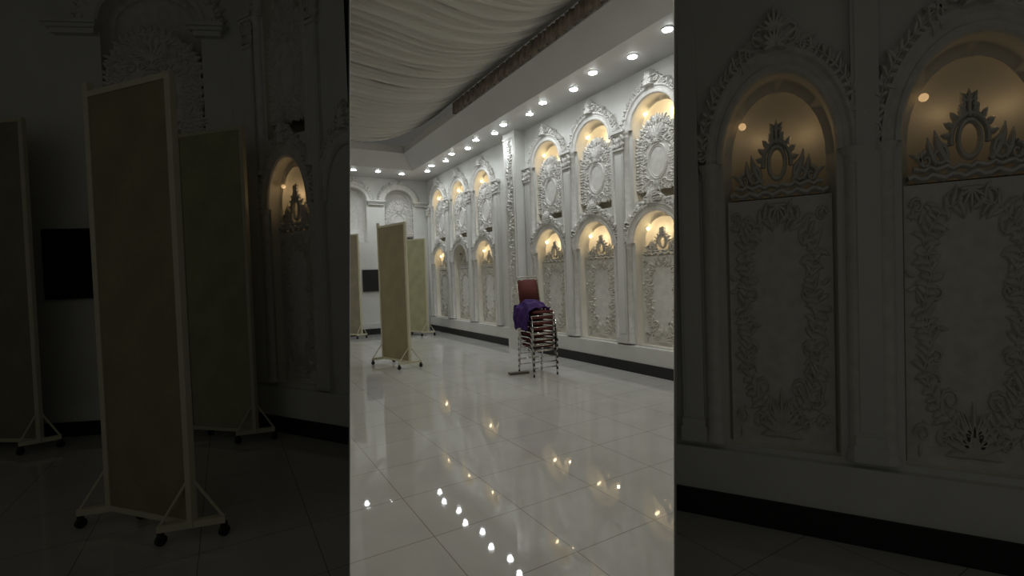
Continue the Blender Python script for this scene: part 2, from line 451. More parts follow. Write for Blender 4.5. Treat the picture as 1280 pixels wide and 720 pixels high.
    sx(bm, s, t); M.shelf = mesh('shelf_moulding', bm, ORN)
    bm = bmesh.new()
    ridge(bm, arcpts(0, 2.245, .072, .10, 0, 2*PI, 18), [.020]*19, .04, .15, .9)
    ridge(bm, arcpts(0, 2.245, .12, .135, -.2, PI+.2, 16), [.022]*17, .035, .15, .9)
    for k in range(9):
        a = PI*(k+.5)/9-.0
        leaf(bm, .12*math.cos(a), 2.245+.13*math.sin(a), a, .07, .045, .03, .15)
    for sd in (1, -1):
        scroll(bm, sd*.20, 2.17, .065, PI/2, 1.3, sd, .022, .04, .15)
        scroll(bm, sd*.29, 2.15, .05, PI/2, 1.2, -sd, .02, .04, .15)
        leaf(bm, sd*.13, 2.12, PI/2-sd*.9, .22, .07, .04, .15, curl=sd*.7)
        leaf(bm, sd*.22, 2.12, PI/2-sd*.7, .17, .06, .04, .15, curl=sd*.6)
        leaf(bm, sd*.30, 2.12, PI/2-sd*.4, .13, .05, .04, .15, curl=-sd*.9)
    for k in range(4):        # pineapple finial
        for q in (-1, 0, 1): leaf(bm, q*.026, 2.36+.028*k, PI/2-q*.5, .06, .04, .045-.012*abs(q), .15)
    palmette(bm, 0, 2.44, .075, 5, .03, .15, span=1.9, wf=.35)
    sx(bm, s, t); M.crown = mesh('crown', bm, ORN2)
    # --- pilaster
    bm = bmesh.new(); w = .10
    box(bm, -w, w, -.07, .02, .45, 3.97)
    box(bm, -w*.72, w*.72, -.082, -.06, .62, 3.86)
    sx(bm, s, t); M.shaft = mesh('shaft', bm, PLASTER)
    bm = bmesh.new(); box(bm, -w*1.25, w*1.25, -.10, .02, .45, .55); box(bm, -w*1.12, w*1.12, -.09, .02, .55, .60)
    sx(bm, s, t); M.pbase = mesh('base', bm, PLASTER)
    bm = bmesh.new(); rnd = random.Random(2)
    box(bm, -w*1.05, w*1.05, -.075, .02, 3.97, 4.23)
    box(bm, -w*1.25, w*1.25, -.10, .02, 3.955, 3.99)
    for z, zz in ((4.00, .11), (4.09, .11)):
        for q in (-.08, -.04, 0, .04, .08): leaf(bm, q, z, PI/2-q*4, zz, .05, .045, -.075, curl=-q*12)
    for sd in (1, -1):
        scroll(bm, sd*.085, 4.17, .05, PI/2, 1.4, -sd, .016, .05, -.075); leaf(bm, sd*.1, 4.0, PI/2, .16, .05, .05, -.06)
    sx(bm, s, t); M.capital = mesh('capital', bm, ORN)
    bm = bmesh.new()
    box(bm, -.155, .155, -.10, .02, 4.23, 4.26); box(bm, -.17, .17, -.125, .02, 4.26, 4.30); box(bm, -.16, .16, -.105, .02, 4.30, 4.315)
    sx(bm, s, t); M.cornice = mesh('cornice', bm, PLASTER)
    return M
MAIN = build_set(.88, .88, .85, .045)
SIDER = build_set(.60, .60, .945, .03)
SIDEL = build_set(.60, .60, 1.0, .05)
def hole(M, x, level):
    if level == 'low': return (x, .48*M.s, .45*M.kz+M.oz, 2.26*M.kz+M.oz, .50*M.kz)
    return (x, .47*M.s, 2.98*M.kz+M.oz, 4.25*M.kz+M.oz, .47*M.kz)

def part(name, me, parent, m=None):
    o = bpy.data.objects.new(name, me); COL.objects.link(o); o.parent = parent; return o
LSC = 1.0
def lamp_light(parent, x, y, z, power, color, size=.05, typ='POINT'):
    l = bpy.data.lights.new('niche_light', typ); l.energy = power*LSC; l.color = color; l.shadow_soft_size = size
    o = bpy.data.objects.new('niche_light', l); COL.objects.link(o); o.parent = parent; o.location = (x, y, z); return o
def puck(parent, x, y, z, r, m, rx=0):
    bm = bmesh.new(); lathe(bm, [(r*1.25, .0), (r*1.25, .012), (r, .016), (r*.9, .02)], 14)
    o = obj('lamp_housing', bm, m if m is LAMPD or m is LAMPN else SOFF, parent, loc=(x, y, z)); o.rotation_euler = (rx, 0, 0)
    bm = bmesh.new(); bmesh.ops.create_uvsphere(bm, u_segments=10, v_segments=6, radius=r*.9)
    o2 = obj('lamp_bulb', bm, m, parent, loc=(x, y, z), smooth=True)
    return o, o2

def niche(M, fr, x, level, label, group, power=6, lit=True, warm=(1, .77, .48), lampm=None):
    e = thing('arched_niche', label, 'niche', fr.at(x), fr.t, group)
    lo = level == 'low'; s = M.s; t = M.t
    part('recess', M.low_recess if lo else M.up_recess, e)
    part('archivolt', M.low_arch if lo else M.up_arch, e)
    part('crest', M.low_crest if lo else M.up_crest, e)
    for me in (M.col if lo else M.upcol): part('column', me, e)
    Z = lambda z: z*M.kz+M.oz
    zl = Z(2.50 if lo else 4.50)
    lm = lampm or LAMPN
    bm = bmesh.new(); bmesh.ops.create_uvsphere(bm, u_segments=10, v_segments=6, radius=.022)
    obj('lamp_bulb', bm, lm if lit else BRACKET, e, loc=(-.30*s, .13*t, zl), smooth=True)
    if lit:
        if lo:
            lamp_light(e, .20*s, .20*t, Z(2.40), power*.6, warm, .02); lamp_light(e, -.12*s, .25*t, Z(2.42), power*.4, warm, .02)
        else:
            lamp_light(e, .12*s, .27*t, Z(4.42), power*.55, warm, .025); lamp_light(e, -.05*s, .30*t, Z(4.34), power*.2, warm, .025)
        lamp_light(e, -.25*s, .13*t, zl-.04, power*.08, warm, .02)
    return e
def relief(M, fr, x, label, group):
    e = thing('relief_panel', label, 'relief panel', fr.at(x), fr.t, group)
    part('board', M.low_board, e); part('scrollwork', M.low_scroll, e)
    part('shelf_moulding', M.shelf, e); part('crown', M.crown, e); return e
def medal(M, fr, x, label, group):
    e = thing('medallion_panel', label, 'medallion panel', fr.at(x), fr.t, group)
    part('board', M.med_board, e); part('medallion', M.medallion, e); part('scrollwork', M.med_scroll, e); return e
def pilaster(M, fr, x, label, group, y=0):
    e = thing('pilaster', label, 'pilaster', fr.at(x, y), fr.t, group)
    part('shaft', M.shaft, e); part('base', M.pbase, e)
    c = part('capital', M.capital, e); part('cornice', M.cornice, c); return e

# ------------------------------------------------------------------ floor
def hall(a, b, z=0): return D1*a + D2*b + Vector((0, 0, z))
bm = bmesh.new()
vs = [bm.verts.new(p) for p in ((-8, -8, 0), (8, -8, 0), (8, 18, 0), (-8, 18, 0))]
bm.faces.new(vs)
# object axes follow the hall so that the tiles line up with its walls
fo = Vector(D1*2.694 + D2*1.008)
fl = obj('floor', bm, FLOOR, loc=fo, rot=BW.t, structure=True, smooth='raw')
for v in fl.data.vertices: v.co.y -= 2

# ------------------------------------------------------------------ lit hall: walls
NEAR = [4.91, 6.235, 7.56]; FAR = [10.24, 11.60, 12.98]
holes = []
for u in NEAR+FAR:
    holes += [hole(MAIN, -u, 'low'), hole(MAIN, -u, 'up')]
wall_with_holes('wall_right', RW, -DB, -2.0, ZC, holes)
BC = [4.49, 3.13]
wall_with_holes('wall_back', BW, -5, DW, ZC, [(b, .42, 2.62, 3.80, .36) for b in BC+[1.77]])
wall_with_holes('wall_left', Frame(D2*-5, RW.t+PI), 4.5, DB, ZC+1.2, [])
# skirting, plinth
def strip(name, fr, x0, x1, y, z0, z1, m):
    bm = bmesh.new(); box(bm, x0, x1, y, .01, z0, z1)
    return obj(name, bm, m, loc=fr.o, rot=fr.t, structure=True)
strip('baseboard_right', RW, -DB+.12, -2.0, -.10, 0, .16, BLACK)
strip('trim_1', RW, -DB+.10, -2.0, -.08, .16, .40, PLASTER)
strip('baseboard_back', BW, -5, DW-.13, -.10, 0, .17, BLACK)
strip('trim_2', BW, -5, DW-.10, -.08, .17, .32, PLASTER)

posn = {4.91: 'rightmost, cut by the lit hall edge', 6.235: 'middle of three right of the pillar', 7.56: 'just right of the square pillar',
        10.24: 'just left of the square pillar', 11.60: 'middle of three left of the pillar', 12.98: 'beside the far corner'}
for u in NEAR+FAR:
    p = posn[u]
    low_lit = u != 11.60
    niche(MAIN, RW, -u, 'low', ('lower arched niche with warm light, ' if low_lit else 'lower arched niche with its lamp off, ')+p, 'lower niches of the right wall', power=1.7, lit=low_lit)
    niche(MAIN, RW, -u, 'up', 'upper arched niche glowing yellow under crest, '+p, 'upper niches of the right wall', power=2.8)
    relief(MAIN, RW, -u, 'tall carved panel with crown, lower row, '+p, 'tall relief panels of the lower niches')
    medal(MAIN, RW, -u, 'round-topped panel with oval medallion, upper row, '+p, 'medallion panels of the upper niches')
for x, l in ((4.25, 'white pilaster at the right end of the lit wall'), (5.573, 'white pilaster between the two rightmost lit arches'), (6.9, 'white pilaster just right of the stacked chairs'),
             (8.21, 'white pilaster against the right side of the square pillar'), (9.53, 'white pilaster between far arches and the square pillar'), (10.92, 'white pilaster between second and third far arch'), (12.29, 'white pilaster between far unlit arch and corner arch'), (13.68, 'white pilaster in the far right corner')):
    pilaster(MAIN, RW, -x, l, 'pilasters of the right wall')

# square pillar with carved face
e = thing('square_pillar', 'floor to ceiling square white pillar with carved front, between the arch groups', 'pillar', RW.at(-8.555), RW.t)
bm = bmesh.new(); box(bm, -.225, .225, -.25, .0, 0, ZC); obj('shaft', bm, PLASTER, e)
bm = bmesh.new(); box(bm, -.235, .235, -.27, .0, 0, .40); box(bm, -.235, .235, -.262, 0, ZC-.14, ZC-.10); obj('base', bm, PLASTER, e)
bm = bmesh.new(); rnd = random.Random(4)
for q in (-.17, .17): ridge(bm, [(q, .45), (q, 4.3)], [.018, .018], .018, -.25)
garland(bm, [(.04*math.sin(k*.9), .5+3.8*k/40) for k in range(41)], .05, .10, .05, .025, -.25, rnd)
obj('carving', bm, ORN, e)

# back wall arches
def back_arch(fr, x, s, t, label, kz=.85, oz=.045, dz=0):
    """plain arch of the end walls (design heights mapped by kz, oz)"""
    e = thing('wall_arch', label, 'arch', fr.at(x, 0, dz), fr.t, 'unlit arches of the back wall')
    def zm(bm):
        for v in bm.verts: v.co.z = v.co.z*kz+oz
        return bm
    obj('recess', zm(recess_bm(s, t, .477, .42, 4.42, 3.03, dep=.26)), ORN, e, smooth=True)
    obj('archivolt', zm(ring_bm(s, t, .477, .42, 4.42, [(a*1.15, b) for a, b in ARCH_PROF])), ORN, e)
    obj('crest', zm(crest_bm(s, t, 4.40, .66, 5.13, 21)), ORN, e)
    return e
def cornice_shelf(fr, x, w, label, z=3.80, group='cornice shelves of the back wall'):
    bm = bmesh.new(); box(bm, -w, w, -.10, .0, z-.05, z-.015); box(bm, -w-.02, w+.02, -.13, 0, z-.015, z+.02)
    box(bm, -w+.03, w-.03, -.07, 0, z-.10, z-.05)
    o = obj('cornice_shelf', bm, PLASTER, loc=fr.at(x), rot=fr.t)
    return tag(o, label, 'cornice', group)
back_arch(BW, 4.49, .88, .88, 'plain white arch on far end wall with carved panel inside')
back_arch(BW, 3.13, .88, .88, 'plain white empty arch on far end wall above the hatch')
cornice_shelf(BW, 3.81, .25, 'white cornice shelf joining the two arches of the far end wall')
cornice_shelf(BW, 5.13, .20, 'short white cornice shelf by the far right corner')
mp_ = medal(MAIN, BW, 4.49, 'pale carved panel with oval inside the far end wall arch', 'medallion panels of the end walls')
mp_.location = BW.at(4.49, -.05, .08)

def hatch(fr, x0, x1, z0, z1, label):
    e = thing('wall_hatch', label, 'hatch', fr.at((x0+x1)/2), fr.t)
    w = (x1-x0)/2; bm = bmesh.new()
    box(bm, -w, w, -.035, 0, z0, z1); obj('dark_panel', bm, BRACKET, e)
    bm = bmesh.new()
    for a in ((-w-.02, w+.02, z0-.02, z0), (-w-.02, w+.02, z1, z1+.02), (-w-.02, -w, z0, z1), (w, w+.02, z0, z1)): box(bm, a[0], a[1], -.045, 0, a[2], a[3])
    obj('frame', bm, BLACK, e)
    return e
hatch(BW, 3.38, 4.0, 1.25, 1.83, 'black rectangular wall hatch on the far end wall behind screens')

# ------------------------------------------------------------------ ceiling: soffit, cove, drapes
def poly_obj(name, quads, m, **k):
    bm = bmesh.new()
    for q in quads: bm.faces.new([bm.verts.new(p) for p in q])
    bmesh.ops.remove_doubles(bm, verts=bm.verts, dist=1e-4)
    return obj(name, bm, m, structure=True, smooth='raw', **k)
bS, aS = 4.52, 12.62          # inner edge of flat soffit
bC, aC, zC2 = 4.16, 12.26, 4.82
lipz = 5.0
A0 = 1.5
soff = [
    (hall(A0, bS, ZC), hall(A0, DW, ZC), hall(DB, DW, ZC), hall(aS, bS, ZC)),
    (hall(aS, bS, ZC), hall(DB, DW, ZC), hall(DB, -5, ZC), hall(aS, -5, ZC)),
    (hall(A0, bC, zC2), hall(A0, bS, ZC), hall(aS, bS, ZC), hall(aC, bC, zC2)),
    (hall(aC, bC, zC2), hall(aS, bS, ZC), hall(aS, -5, ZC), hall(aC, -5, zC2)),
    (hall(A0, bC, lipz), hall(A0, bC, zC2), hall(aC, bC, zC2), hall(aC, bC, lipz)),
    (hall(aC, bC, lipz), hall(aC, bC, zC2), hall(aC, -5, zC2), hall(aC, -5, lipz)),
]
poly_obj('ceiling', soff, SOFF)
# roof slab above the drapes
bm = bmesh.new(); prism(bm, [hall(A0, -5.1), hall(A0, DW+.5), hall(DB+.5, DW+.5), hall(DB+.5, -5.1)], 6.6, 6.7)
obj('ceiling_slab', bm, SOFF, structure=True)
# fabric drapes: one gathered cloth, pleats running across the hall
rnd = random.Random(6)
pleats = []; a = A0
while a < aC+.45:
    pleats.append((a, rnd.uniform(.5, 1.0))); a += rnd.uniform(.09, .30)
bm = bmesh.new(); rows = []
nb = 44
samples = []
for (pa, am), (pb, _) in zip(pleats, pleats[1:]):
    for k in range(6): samples.append((pa+(pb-pa)*k/6, am, k/6))
for (aa, am, t) in samples:
    row = []
    for j in range(nb+1):
        q = j/nb; b = -4.9+(bC+.5+4.9)*q
        e_ = max(0, (b-2.7)/(bC-2.7))
        z = 4.87 + .36*e_**2.4 + .10*max(0, 2.6-b)
        z -= .10*am*(math.sin(PI*t**.7))**.5*(1-.3*e_)          # puffed pleat
        z += .012*math.sin(b*3+am*20)
        back = max(0, (aa-(aC-1.0))/1.0); z += .30*back**2
        wob = .05*math.sin(b*1.1+am*9)+.03*math.sin(b*2.7+aa)
        row.append(bm.verts.new((b, aa+wob, z)))
    rows.append(row)
for r1, r2 in zip(rows, rows[1:]):
    for j in range(nb): bm.faces.new((r1[j], r1[j+1], r2[j+1], r2[j]))
o = obj('ceiling_drape', bm, DRAPE, rot=BW.t, smooth=True)
tag(o, 'long grey pleated fabric drape slung under the middle of the ceiling', 'drape')
# frill hanging on the cove lip (near part only)
bm = bmesh.new(); rows = []
aa = A0; k = 0
while aa < 9.0:
    w = .03*math.sin(k*1.3)+.02*math.sin(k*.61)
    rows.append([bm.verts.new((bC-.04-w*.6, aa, lipz+.06)), bm.verts.new((bC-.04-w*.7, aa+.01, lipz-.08)), bm.verts.new((bC-.04-w*.8, aa, lipz-.172))])
    aa += .022; k += 1
for r1, r2 in zip(rows, rows[1:]):
    for j in range(2): bm.faces.new((r1[j], r1[j+1], r2[j+1], r2[j]))
sol = obj('drape_frill', bm, FRILL, rot=BW.t, smooth=True)
md = sol.modifiers.new('s', 'SOLIDIFY'); md.thickness = .004
tag(sol, 'gathered brownish frill hanging along the ceiling cove edge', 'frill')

# downlights
def downlight_proto():
    e = thing('ceiling_downlight', '', 'downlight', (0, 0, ZC), 0)
    bm = bmesh.new(); lathe(bm, [(.075, -.001), (.075, -.008), (.064, -.010), (.06, .0)], 20)
    obj('trim_ring', bm, SOFF, e)
    bm = bmesh.new(); lathe(bm, [(.062, -.010), (.060, -.016), (.03, -.022)], 18)
    obj('lens', bm, LAMPW, e)
    l = bpy.data.lights.new('downlight_beam', 'SPOT'); l.energy = 1; l.spot_size = math.radians(150); l.spot_blend = 1.0
    l.shadow_soft_size = .045; l.color = (.91, .955, 1.0)
    o = bpy.data.objects.new('downlight_beam', l); COL.objects.link(o); o.parent = e; o.location = (0, 0, -.05)
    return e, l
LP = [(4.09, 4.77), (4.83, 4.92), (5.48, 4.77), (6.11, 4.91), (6.82, 4.8), (7.4, 4.91), (8.14, 4.78), (8.69, 4.89), (9.29, 4.76), (9.96, 4.89), (10.56, 4.75), (11.23, 4.89), (11.88, 4.76), (12.49, 4.88), (13.07, 3.05), (13.02, 3.68), (13.08, 4.35)]
proto, beam = downlight_proto()
beam.energy = 21
ordn = ['first', 'second', 'third', 'fourth', 'fifth', 'sixth', 'seventh', 'eighth', 'ninth', 'tenth', 'eleventh', 'twelfth', 'thirteenth', 'fourteenth']
for i, (a, b) in enumerate(LP):
    if i < 14: l = 'round ceiling downlight over the right wall, %s counted from the right end' % ordn[i]
    else: l = 'round ceiling downlight over the far end wall, ' + ['at the left edge', 'middle of three', 'closest to the corner'][i-14]
    if i == 0: proto.location = hall(a, b, ZC); proto['label'] = l; proto['group'] = 'ceiling downlights'
    else: copy_thing(proto, l, hall(a, b, ZC), group='ceiling downlights')

# ------------------------------------------------------------------ wheeled screens
def unit(v): return Vector(v).normalized()
def wheeled_screen(P, Q, height, m, fdir, label, group, flen=.42, lean=.0):
    P = Vector((*P, 0)); Q = Vector((*Q, 0)); c = (P+Q)/2; ax = (Q-P); w = ax.length/2; th = math.atan2(ax.y, ax.x)
    e = thing('wheeled_screen', label, 'screen', c, th, group)
    bm = bmesh.new(); box(bm, -w+.03, w-.03, -.012, .012, .13, height-.07); obj('fabric_panel', bm, m, e)
    for sd, ex in ((-1, .0), (1, -.055)):
        bm = bmesh.new(); box(bm, sd*w-.022, sd*w+.022, -.022, .022, .085, height+ex)
        bmesh.ops.bevel(bm, geom=bm.edges[:], offset=.004, segments=1, affect='EDGES'); obj('post', bm, SFRAME, e)
    for z in (.11, height-.075):
        bm = bmesh.new(); box(bm, -w+.02, w-.02, -.018, .018, z-.018, z+.018); obj('rail', bm, SFRAME, e)
    fl_ = math.atan2(fdir[1], fdir[0])-th
    fx, fy = math.cos(fl_), math.sin(fl_)
    for sd in (-1, 1):
        p0 = Vector((sd*w, 0, 0)); d = Vector((fx, fy, 0)); hl = flen/2
        bm = bmesh.new(); n_ = Vector((-fy, fx, 0))
        pts = [p0-d*hl-n_*.022, p0+d*hl-n_*.022, p0+d*hl+n_*.022, p0-d*hl+n_*.022]
        prism(bm, pts, .085, .125)
        foot = obj('foot', bm, SFRAME, e)
        for q in (-1, 1):
            bm = bmesh.new(); tube(bm, [p0+d*(hl*.93*q)+Vector((0, 0, .12)), p0+Vector((0, 0, .36))+d*.02*q], .009, 6); obj('brace', bm, SFRAME, e)
            bm = bmesh.new(); pc = p0+d*(hl*.93*q)
            tube(bm, [pc+Vector((-.012, 0, .032)), pc+Vector((.012, 0, .032))], .032, 12)
            box(bm, pc.x-.017, pc.x+.017, pc.y-.012, pc.y+.012, .035, .09)
            obj('castor', bm, RUBBER, foot)
    return e
G = 'wheeled screens of the lit hall'
wheeled_screen((-2.42, 8.88), (-1.80, 8.28), 2.58, SCR1, (.31, .20), 'tall ochre patterned wheeled screen standing foremost in the lit hall', G)
wheeled_screen((-2.98, 13.35), (-2.29, 12.92), 2.68, SCR2, (.9, .3), 'olive cream wheeled screen behind the ochre one near far corner', G, .36)
wheeled_screen((-4.72, 13.0), (-4.05, 12.85), 2.85, SCR3, (.6, .7), 'grey beige wheeled screen at the left end of the lit hall', G, .3)

# ------------------------------------------------------------------ stacked chairs
def chair_proto():
    e = thing('banquet_chair', '', 'chair')
    # local: x width, -y is the front
    w, d = .205, .20; r = .0115
    bm = bmesh.new()
    box(bm, -.205, .205, -.22, .20, .435, .475); bmesh.ops.bevel(bm, geom=bm.edges[:], offset=.018, segments=3, affect='EDGES')
    obj('seat', bm, REDF, e, smooth=True)
    bm = bmesh.new()
    vs0 = []
    box(bm, -.185, .185, .0, .035, 0, .42); bmesh.ops.bevel(bm, geom=bm.edges[:], offset=.012, segments=2, affect='EDGES')
    for v in bm.verts: v.co.y += .205+v.co.z*.20; v.co.z += .53
    obj('backrest', bm, REDF, e, smooth=True)
    for sd in (-1, 1):
        bm = bmesh.new(); x = sd*.225
        def arc(cx_, cz, rr, a0, a1, n=5): return [(x, cx_+rr*math.cos(a0+(a1-a0)*k/n), cz+rr*math.sin(a0+(a1-a0)*k/n)) for k in range(n+1)]
        pts = [(x, -.245, 0), (x, -.20, .36)] + arc(-.13, .345, .07, PI, PI/2) + arc(.13, .345, .07, PI/2, 0) + [(x, .255, 0)]
        tube(bm, pts, r, 8)
        sf = obj('side_frame', bm, CHROME, e, smooth=True)
        for yy in (-.245, .255):
            bm = bmesh.new(); lathe(bm, [(.016, 0), (.016, .03), (.013, .035)], 10, x, yy); obj('foot_cap', bm, RUBBER, sf)
    bm = bmesh.new()
    y0 = .20
    pts = [(-.215, .16, .40), (-.212, y0+.01, .50), (-.205, y0+.11, .96)]
    pts += [(-.205+.03*(1-math.cos(t)), y0+.11+.01*math.sin(t), .96+.03*math.sin(t)) for t in (PI/6, PI/3, PI/2)]
    pr = [(-x, y, z) for x, y, z in pts[::-1]]
    tube(bm, pts+pr, r, 8)
    tube(bm, [(-.20, y0+.095, .935), (-.08, y0+.095, .935), (-.04, y0+.09, .915), (.04, y0+.09, .915), (.08, y0+.095, .935), (.20, y0+.095, .935)], .007, 6)
    obj('back_frame', bm, CHROME, e, smooth=True)
    for (yy, z) in ((-.231, .13), (.237, .13)):
        bm = bmesh.new(); tube(bm, [(-.225, yy, z), (.225, yy, z)], .009, 8); obj('stretcher', bm, CHROME, e, smooth=True)
    bm = bmesh.new(); tube(bm, [(-.225, -.195, .40), (.225, -.195, .40)], .010, 8); tube(bm, [(-.225, .17, .405), (.225, .17, .405)], .010, 8)
    obj('seat_frame', bm, CHROME, e, smooth=True)
    return e
fdir = unit((.43, -.90, 0))

cth = math.atan2(fdir.y, fdir.x)+PI/2
cc = Vector((.47, 7.265, 0))-fdir*.245
ch = chair_proto()
for c_ in list(ch.children)+[g for c in ch.children for g in c.children]:
    for v in c_.data.vertices: v.co.x *= .9
lv = ['bottommost chrome and dark red banquet chair of the stack, feet on the tiles', 'second lowest red banquet chair in the stack', 'third red banquet chair up from the floor in the stack', 'middle red banquet chair of the stack, three below and three above',
      'third red banquet chair counted from the stack top', 'red banquet chair just under the top one of the stack', 'topmost red banquet chair with its backrest showing above the purple cloth']
for i in range(7):
    loc = cc+Vector((0, 0, .086*i)) + fdir*(.004*i)
    if i == 0: ch.location = loc; ch.rotation_euler.z = cth; ch['label'] = lv[0]; ch['group'] = 'stacked banquet chairs'
    else: copy_thing(ch, lv[i], loc, cth, 'stacked banquet chairs')
# purple cloth: bunched on top seat, hanging over the chair's right-hand side
bm = bmesh.new(); rnd = random.Random(8)
nu, nv = 46, 30; rows = []
ztop = .475+.086*6
prof = [(.11, -.02, .012), (.07, -.01, .075), (.0, .0, .125), (-.10, .02, .145), (-.19, .02, .115), (-.262, .01, .03), (-.285, .0, -.08), (-.285, .0, -.19), (-.27, .0, -.27)]
def lerp_prof(t):
    f_ = t*(len(prof)-1); i = min(int(f_), len(prof)-2); g = f_-i
    return [prof[i][k]*(1-g)+prof[i+1][k]*g for k in range(3)]
for i in range(nu+1):
    t = i/nu; x, yo, z = lerp_prof(t); row = []
    for j in range(nv+1):
        q = j/nv-.5
        half = (.24 if t < .6 else .22-.10*(t-.6))
        y = q*2*half*(1-.15*math.sin(t*7)) - .0 + yo + .02
        edge = max(0, 1-(abs(q)*2)**3)
        zz = z*(.35+.65*edge) if t < .55 else z-.05*(1-edge)
        fold = .016*math.sin(q*22+t*5)+.012*math.sin(q*37-t*11+1)+.009*math.sin(t*30+q*9)
        xx = x - (fold if t > .5 else 0); zz += (fold if t <= .55 else 0)
        row.append(bm.verts.new((xx, y, zz+.012)))
    rows.append(row)
for r1, r2 in zip(rows, rows[1:]):
    for j in range(nv): bm.faces.new((r1[j], r1[j+1], r2[j+1], r2[j]))
cl = obj('purple_cloth', bm, PURP, loc=cc+Vector((0, 0, ztop))+fdir*.02, rot=cth, smooth=True)
md = cl.modifiers.new('s', 'SOLIDIFY'); md.thickness = .012
tag(cl, 'crumpled purple cloth draped over the top of the chair stack', 'cloth')
bm = bmesh.new(); box(bm, -.16, .16, -.05, .05, 0, .03); bmesh.ops.bevel(bm, geom=bm.edges[:], offset=.004, segments=1, affect='EDGES')
pl = obj('wooden_plank', bm, PLANK, loc=(.06, 7.50, 0), rot=.3)
tag(pl, 'short dark flat strip lying at the left foot of chair stack', 'plank')

# ------------------------------------------------------------------ made-up unlit bays filling the dark sides; the passage is made up too
CAM = Vector((0, 0, H))
cp_, sp_, cr_, sr_ = math.cos(PITCH), math.sin(PITCH), math.cos(ROLL), math.sin(ROLL)
c_fwd = Vector((0, cp_, -sp_)); c_rt = Vector((cr_, -sr_*sp_, -sr_*cp_)); c_up = Vector((sr_, cr_*sp_, cr_*cp_))
def side_plane(px):
    d0 = c_fwd+c_rt*((px-640)/F); return d0.cross(c_up).normalized()      # normal points to the right
NLp, NRp = side_plane(438), side_plane(842)
def on_plane(n, Y, z):      # point of the leaning partition plane at depth Y, height z
    return Vector((-(n.y*Y+n.z*(z-H))/n.x, Y, z))
def partition(name, n, side, Y0, Y1, h):
    bm = bmesh.new(); off = n*(side*.012)
    a = [on_plane(n, Y0, 0), on_plane(n, Y1, 0), on_plane(n, Y1, h), on_plane(n, Y0, h)]
    v = [bm.verts.new(p+off*.1) for p in a]+[bm.verts.new(p+off*(.3 if i in (0, 3) else 2)) for i, p in enumerate(a)]
    for f in ((0, 1, 2, 3), (7, 6, 5, 4), (0, 4, 5, 1), (1, 5, 6, 2), (2, 6, 7, 3), (3, 7, 4, 0)): bm.faces.new([v[i] for i in f])
    return obj(name, bm, PLASTER, structure=True)
partition('wall_light_blocker_left', NLp, -1, 1.95, 6.2, 5.3)  # made-up divider, seen edge-on, keeps hall light out of the left bay
partition('wall_light_blocker_right', NRp, 1, 1.95, 3.5, 4.2)  # likewise made up, shields the right bay from the hall light
def clip(o, n, keep):
    """trim a wall or moulding where it dies into a partition"""
    bm = bmesh.new(); bm.from_mesh(o.data)
    M_ = Matrix.Translation(o.location) @ Matrix.Rotation(o.rotation_euler.z, 4, 'Z')
    if o.parent: M_ = Matrix.Translation(o.parent.location) @ Matrix.Rotation(o.parent.rotation_euler.z, 4, 'Z')
    bm.transform(M_)
    bmesh.ops.bisect_plane(bm, geom=bm.verts[:]+bm.edges[:]+bm.faces[:], plane_co=CAM+n*(keep*.006), plane_no=n*(-keep), clear_outer=True)
    bm.transform(M_.inverted()); me = o.data.copy() if o.data.users > 1 else o.data
    bm.to_mesh(me); bm.free(); o.data = me
# right bay
XR = (.63, 1.49)
o = wall_with_holes('wall_front_right', CR, -.45, 3.4, 4.05, [hole(SIDER, x, 'low') for x in XR], thick=.30); clip(o, NRp, 1)
o = strip('baseboard_front_right', CR, -.45, 3.4, -.07, 0, .16, BLACK); clip(o, NRp, 1)
o = strip('trim_3', CR, -.45, 3.4, -.05, .16, .42, PLASTER); clip(o, NRp, 1)
gA = 'niches of the dark right bay'
WARMD = (1, .70, .38)
for x, w_ in zip(XR, ('left of two at the dark right side', 'right of two at the dark right side')):
    niche(SIDER, CR, x, 'low', 'faintly lit brown arched niche, '+w_, gA, power=.08, warm=WARMD, lampm=LAMPD)
    relief(SIDER, CR, x, 'shadowed tall carved panel with crown, '+w_, 'relief panels of the dark right bay')
for x, l in ((.145, 'dark pilaster left of both large dim arches'), (1.045, 'dark pilaster between the two large dim arches'), (1.94, 'dark pilaster at the far right image edge')):
    pilaster(SIDER, CR, x, l, 'pilasters of the dark right bay')
# left bay
o = wall_with_holes('wall_front_left', CL, 0, 1.75, 5.1, [hole(SIDEL, .87, 'low'), hole(SIDEL, .87, 'up')]); clip(o, NLp, -1)
o = strip('baseboard_front_left', CL, .03, 1.75, -.07, 0, .16, BLACK); clip(o, NLp, -1)
o = strip('trim_4', CL, .03, 1.75, -.05, .16, .46, PLASTER); clip(o, NLp, -1)
gB = 'niches of the dark left bay'
niche(SIDEL, CL, .87, 'low', 'small dim arched niche with orange glow in the dark left side', gB, power=.30, warm=WARMD, lampm=LAMPD)
niche(SIDEL, CL, .87, 'up', 'upper unlit arched niche in the dark left side near its corner', gB, lit=False)
relief(SIDEL, CL, .87, 'shadowed carved panel below the small orange glow, dark left side', 'relief panels of the dark left bay')
medal(SIDEL, CL, .87, 'shadowed oval medallion panel high above the small orange glow', 'medallion panels of the dark left bay')
pilaster(SIDEL, CL, .38, 'dark pilaster in the corner of the dark left side', 'pilasters of the dark left bay')
pilaster(SIDEL, CL, 1.34, 'dark pilaster right of the small orange glow, dark left side', 'pilasters of the dark left bay')
# the next niche is cut by the passage partition: only its left half shows
e = thing('arched_niche', 'half of a dark arched niche right of the small orange glow', 'niche', CL.at(1.72), CL.t, gB)
for nm, me in (('archivolt', SIDEL.low_arch), ('crest', SIDEL.low_crest), ('column', SIDEL.col[0])):
    clip(part(nm, me, e), NLp, -1)
